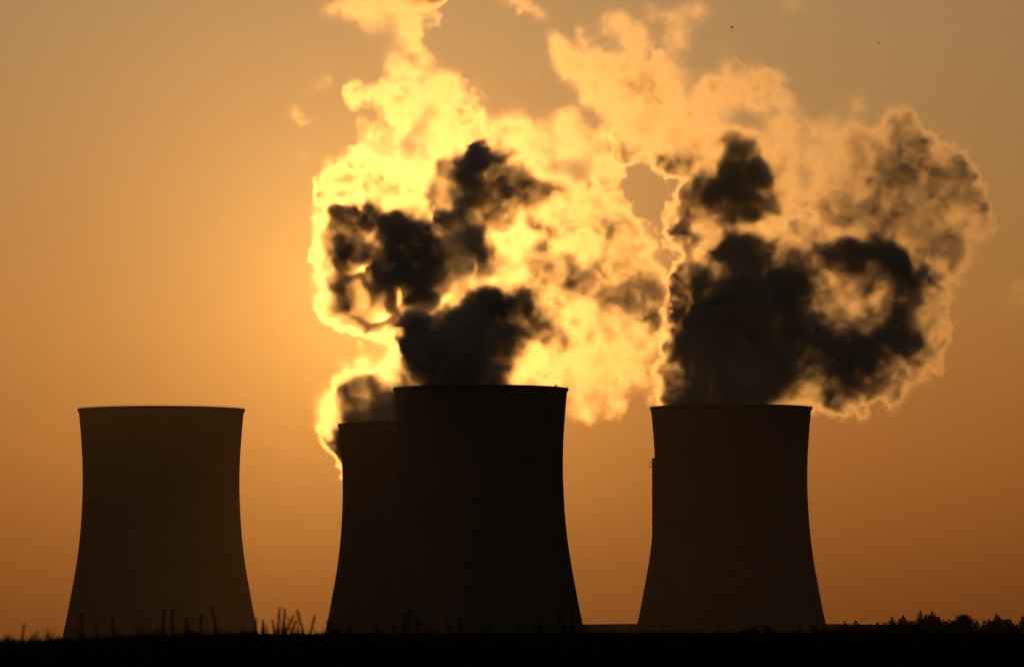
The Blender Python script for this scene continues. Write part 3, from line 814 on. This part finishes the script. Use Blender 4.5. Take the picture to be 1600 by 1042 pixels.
# blurred tall stalks close to the camera
stalks = [  # cluster, [(base px, base py), (tip px, tip py), bend]
    ('at the far left, before open sky', [((29, 1003), (38, 974), .5), ((21, 1004), (9, 994), 0), ((84, 1003), (94, 995), 0)]),
    ('before the hazy left tower', [((137, 1003), (117, 981), 2), ((142, 1003), (126, 958), -4), ((149, 1003), (150, 979), 0), ((179, 1003), (177, 963), -2), ((194, 1003), (182, 984), 2),
                                   ((220, 1002), (212, 979), 1), ((237, 1002), (234, 979), 0), ((254, 1002), (257, 949), -1), ((258, 1001), (244, 980), 1), ((279, 1001), (270, 950), -5),
                                   ((295, 1000), (292, 965), 0), ((311, 1000), (315, 961), 0), ((340, 999), (331, 949), 2), ((352, 998), (358, 985), 0)]),
    ('before the sky between the left and middle towers', [((397, 997), (400, 965), 0), ((406, 997), (411, 968), 1), ((413, 997), (412, 972), 0), ((430, 997), (426, 968), 0), ((432, 997), (437, 949), 0),
                                   ((441, 997), (445, 951), 0), ((443, 997), (459, 961), -2), ((449, 997), (463, 968), -2), ((464, 997), (467, 984), 0), ((481, 997), (464, 952), 0),
                                   ((481, 997), (492, 961), 0), ((521, 996), (510, 969), 1), ((519, 996), (516, 964), 0)]),
    ('before the black middle tower', [((547, 996), (544, 975), 0), ((586, 996), (588, 977), 0), ((600, 996), (598, 984), 0), ((614, 996), (616, 976), 0), ((628, 996), (634, 958), 0), ((635, 996), (641, 951), 0),
                                   ((649, 996), (654, 967), 0), ((677, 996), (670, 981), 0), ((709, 996), (698, 967), 0), ((722, 996), (718, 969), 0), ((755, 996), (757, 976), 0), ((762, 996), (764, 976), 0),
                                   ((815, 996), (810, 976), 0), ((833, 996), (837, 977), 0), ((843, 996), (844, 971), 0), ((887, 996), (869, 955), 3), ((896, 990), (873, 960), -3), ((894, 996), (894, 956), 0), ((910, 995), (913, 977), 0)]),
    ('before the low turbine hall wall', [((988, 996), (984, 974), 0), ((1003, 996), (1005, 981), 0), ((1018, 996), (1017, 984), 0)]),
]
ORD = ['first', 'second', 'third', 'fourth', 'fifth', 'sixth', 'seventh', 'eighth', 'ninth', 'tenth', 'eleventh', 'twelfth', 'thirteenth', 'fourteenth', 'fifteenth', 'sixteenth', 'seventeenth', 'eighteenth', 'nineteenth', 'twentieth']
rs = random.Random(9)
for where, lst in stalks:
    lst = sorted(lst, key=lambda s: s[1][0])
    for i, (b, tp, bend) in enumerate(lst):
        Y = 60 + rs.uniform(-4, 6)
        B, Tp = at(b[0], b[1], Y), at(tp[0], tp[1], Y)
        gz = ground_z(B.x, Y) - .01
        bx = B.x
        root = empty('grass_stalk', (bx, Y, gz))
        long_ = b[1] - tp[1]
        tilt = 'leaning left' if tp[0] - b[0] < -7 else ('leaning right' if tp[0] - b[0] > 7 else 'upright')
        size = 'tall' if long_ > 38 else ('short' if long_ < 24 else 'blurred')
        lab = '%s grass stalk %s, %s from the left %s' % (size, tilt, ORD[i], where)
        tag(root, ' '.join(lab.split()[:16]), 'grass stalk', 'out of focus grass stalks on the near field edge')
        bd = bend / FPX * Y
        dx, dz = Tp.x - bx, Tp.z - gz
        pts = [(0, 0, 0)]
        N = 7
        for k in range(1, N + 1):
            t = k / N
            pts.append((dx * t + bd * math.sin(math.pi * t), 0.02 * math.sin(t * 3), dz * t))
        w0 = 0.0135 if long_ > 24 else 0.010
        m = MB(); m.tube(pts, [w0 * (1 - .35 * k / N) for k in range(N + 1)], 6)
        m.build('stem', M_grass, root)
        if long_ > 30:
            e0 = Vector(pts[-3]); e1 = Vector(pts[-1]); d = e1 - e0
            m = MB(); m.tube([e0, e0 + d * .35, e0 + d * .75, e1 + d * .12], [.009, .0120, .0100, .003], 6)
            m.build('seed_head', M_grass, root)
# small sharp weed on the far crest between the two towers
wp = at(417, 992.5, 396)
root = empty('weed', (wp.x, 396, ground_z(wp.x, 396) - .01))
tag(root, 'small sharp weed with leaf whorls between the left and middle towers', 'weed')
H = at(417, 976.5, 396).z - root.location.z
m = MB(); m.tube([(0, 0, 0), (.01, 0, H * .5), (-.01, 0, H)], [.022, .018, .012], 6); m.build('stem', M_grass, root)
rw = random.Random(2)
v, f = [], []
for z in (.12, .16, .42, .66, .9):
    for k in range(9):
        q = rw.uniform(0, 6.28); L = rw.uniform(.09, .17) if z > .3 else rw.uniform(.2, .32)
        b = len(v); c, s = math.cos(q), math.sin(q); zz = z * H
        v += [(0, 0, zz), (c * L * .6 - s * .05, s * L * .6 + c * .05, zz + .07), (c * L, s * L, zz + .03), (c * L * .6 + s * .05, s * L * .6 - c * .05, zz)]
        f.append((b, b + 1, b + 2, b + 3))
mesh_obj('leaves', v, f, M_grass, root)

# ------------------------------------------------------------------ birds
def bird(px, py, Y, roll, label):
    c = at(px, py, Y)
    bm = bmesh.new()
    secs = [(-.16, .004, .004), (-.10, .03, .018), (-.02, .045, .042), (.07, .042, .042), (.12, .026, .028), (.155, .028, .028), (.18, .014, .014), (.21, .003, .003)]
    rings = []
    for x, ry_, rz_ in secs:
        rings.append([bm.verts.new((x, ry_ * math.cos(a * math.pi / 5), rz_ * math.sin(a * math.pi / 5))) for a in range(10)])
    for a, b in zip(rings, rings[1:]):
        for k in range(10):
            bm.faces.new((a[k], a[(k + 1) % 10], b[(k + 1) % 10], b[k]))
    bm.faces.new(rings[0]); bm.faces.new(rings[-1][::-1])
    for s in (-1, 1):                        # wings rooted inside the body, raised, swept
        prev = None
        for yy, zz, xf, xb, th in ((0.02, .02, .08, -.06, .012), (.16, .10, .10, -.05, .008), (.30, .13, .04, -.07, .006), (.42, .11, -.05, -.09, .002)):
            cur = [bm.verts.new((xf, s * yy, zz)), bm.verts.new((xb, s * yy, zz)), bm.verts.new((xb, s * yy, zz - th)), bm.verts.new((xf, s * yy, zz - th))]
            if prev:
                for k in range(4):
                    bm.faces.new((prev[k], prev[(k + 1) % 4], cur[(k + 1) % 4], cur[k]))
            else: bm.faces.new(cur)
            prev = cur
        bm.faces.new(prev)
    t = [bm.verts.new(p) for p in ((-.13, -.015, 0), (-.13, .015, 0), (-.25, .05, .005), (-.25, -.05, .005))]
    bm.faces.new(t)
    bmesh.ops.recalc_face_normals(bm, faces=bm.faces)
    me = bpy.data.meshes.new('bird'); bm.to_mesh(me); bm.free(); me.materials.append(M_bird)
    o = bpy.data.objects.new('bird', me); COL.objects.link(o)
    o.location = c; o.rotation_euler = roll; o.scale = (1.35, 1.35, 1.35)
    tag(o, label, 'bird', 'small birds high in the sky')
bird(1144, 43.5, 900, (R(10), R(-15), R(25)), 'tiny dark bird in the open sky nearer the steam plumes')
bird(1372, 68, 950, (R(28), R(20), R(60)), 'tiny dark bird high in the open sky toward the right, farther from the plumes')

# ------------------------------------------------------------------ haze
HAZE = 7.5e-6
if HAZE > 0:
    m = MB(); m.box(-1400, 1400, -90, 4700, -5.5, 460)
    hm = bpy.data.materials.new('haze'); hm.use_nodes = True
    t = NT(hm.node_tree); hm.node_tree.nodes.clear()
    pv = t.node('ShaderNodeVolumePrincipled')
    pv.inputs['Color'].default_value = (0.98, 0.90, 0.78, 1)
    pv.inputs['Anisotropy'].default_value = 0.88
    pv.inputs['Density'].default_value = HAZE
    o = t.node('ShaderNodeOutputMaterial'); t.put(o.inputs['Volume'], pv.outputs[0])
    hz = m.build('haze', hm)
    tag(hz, 'thin brown evening haze in the air', 'haze', kind='stuff')
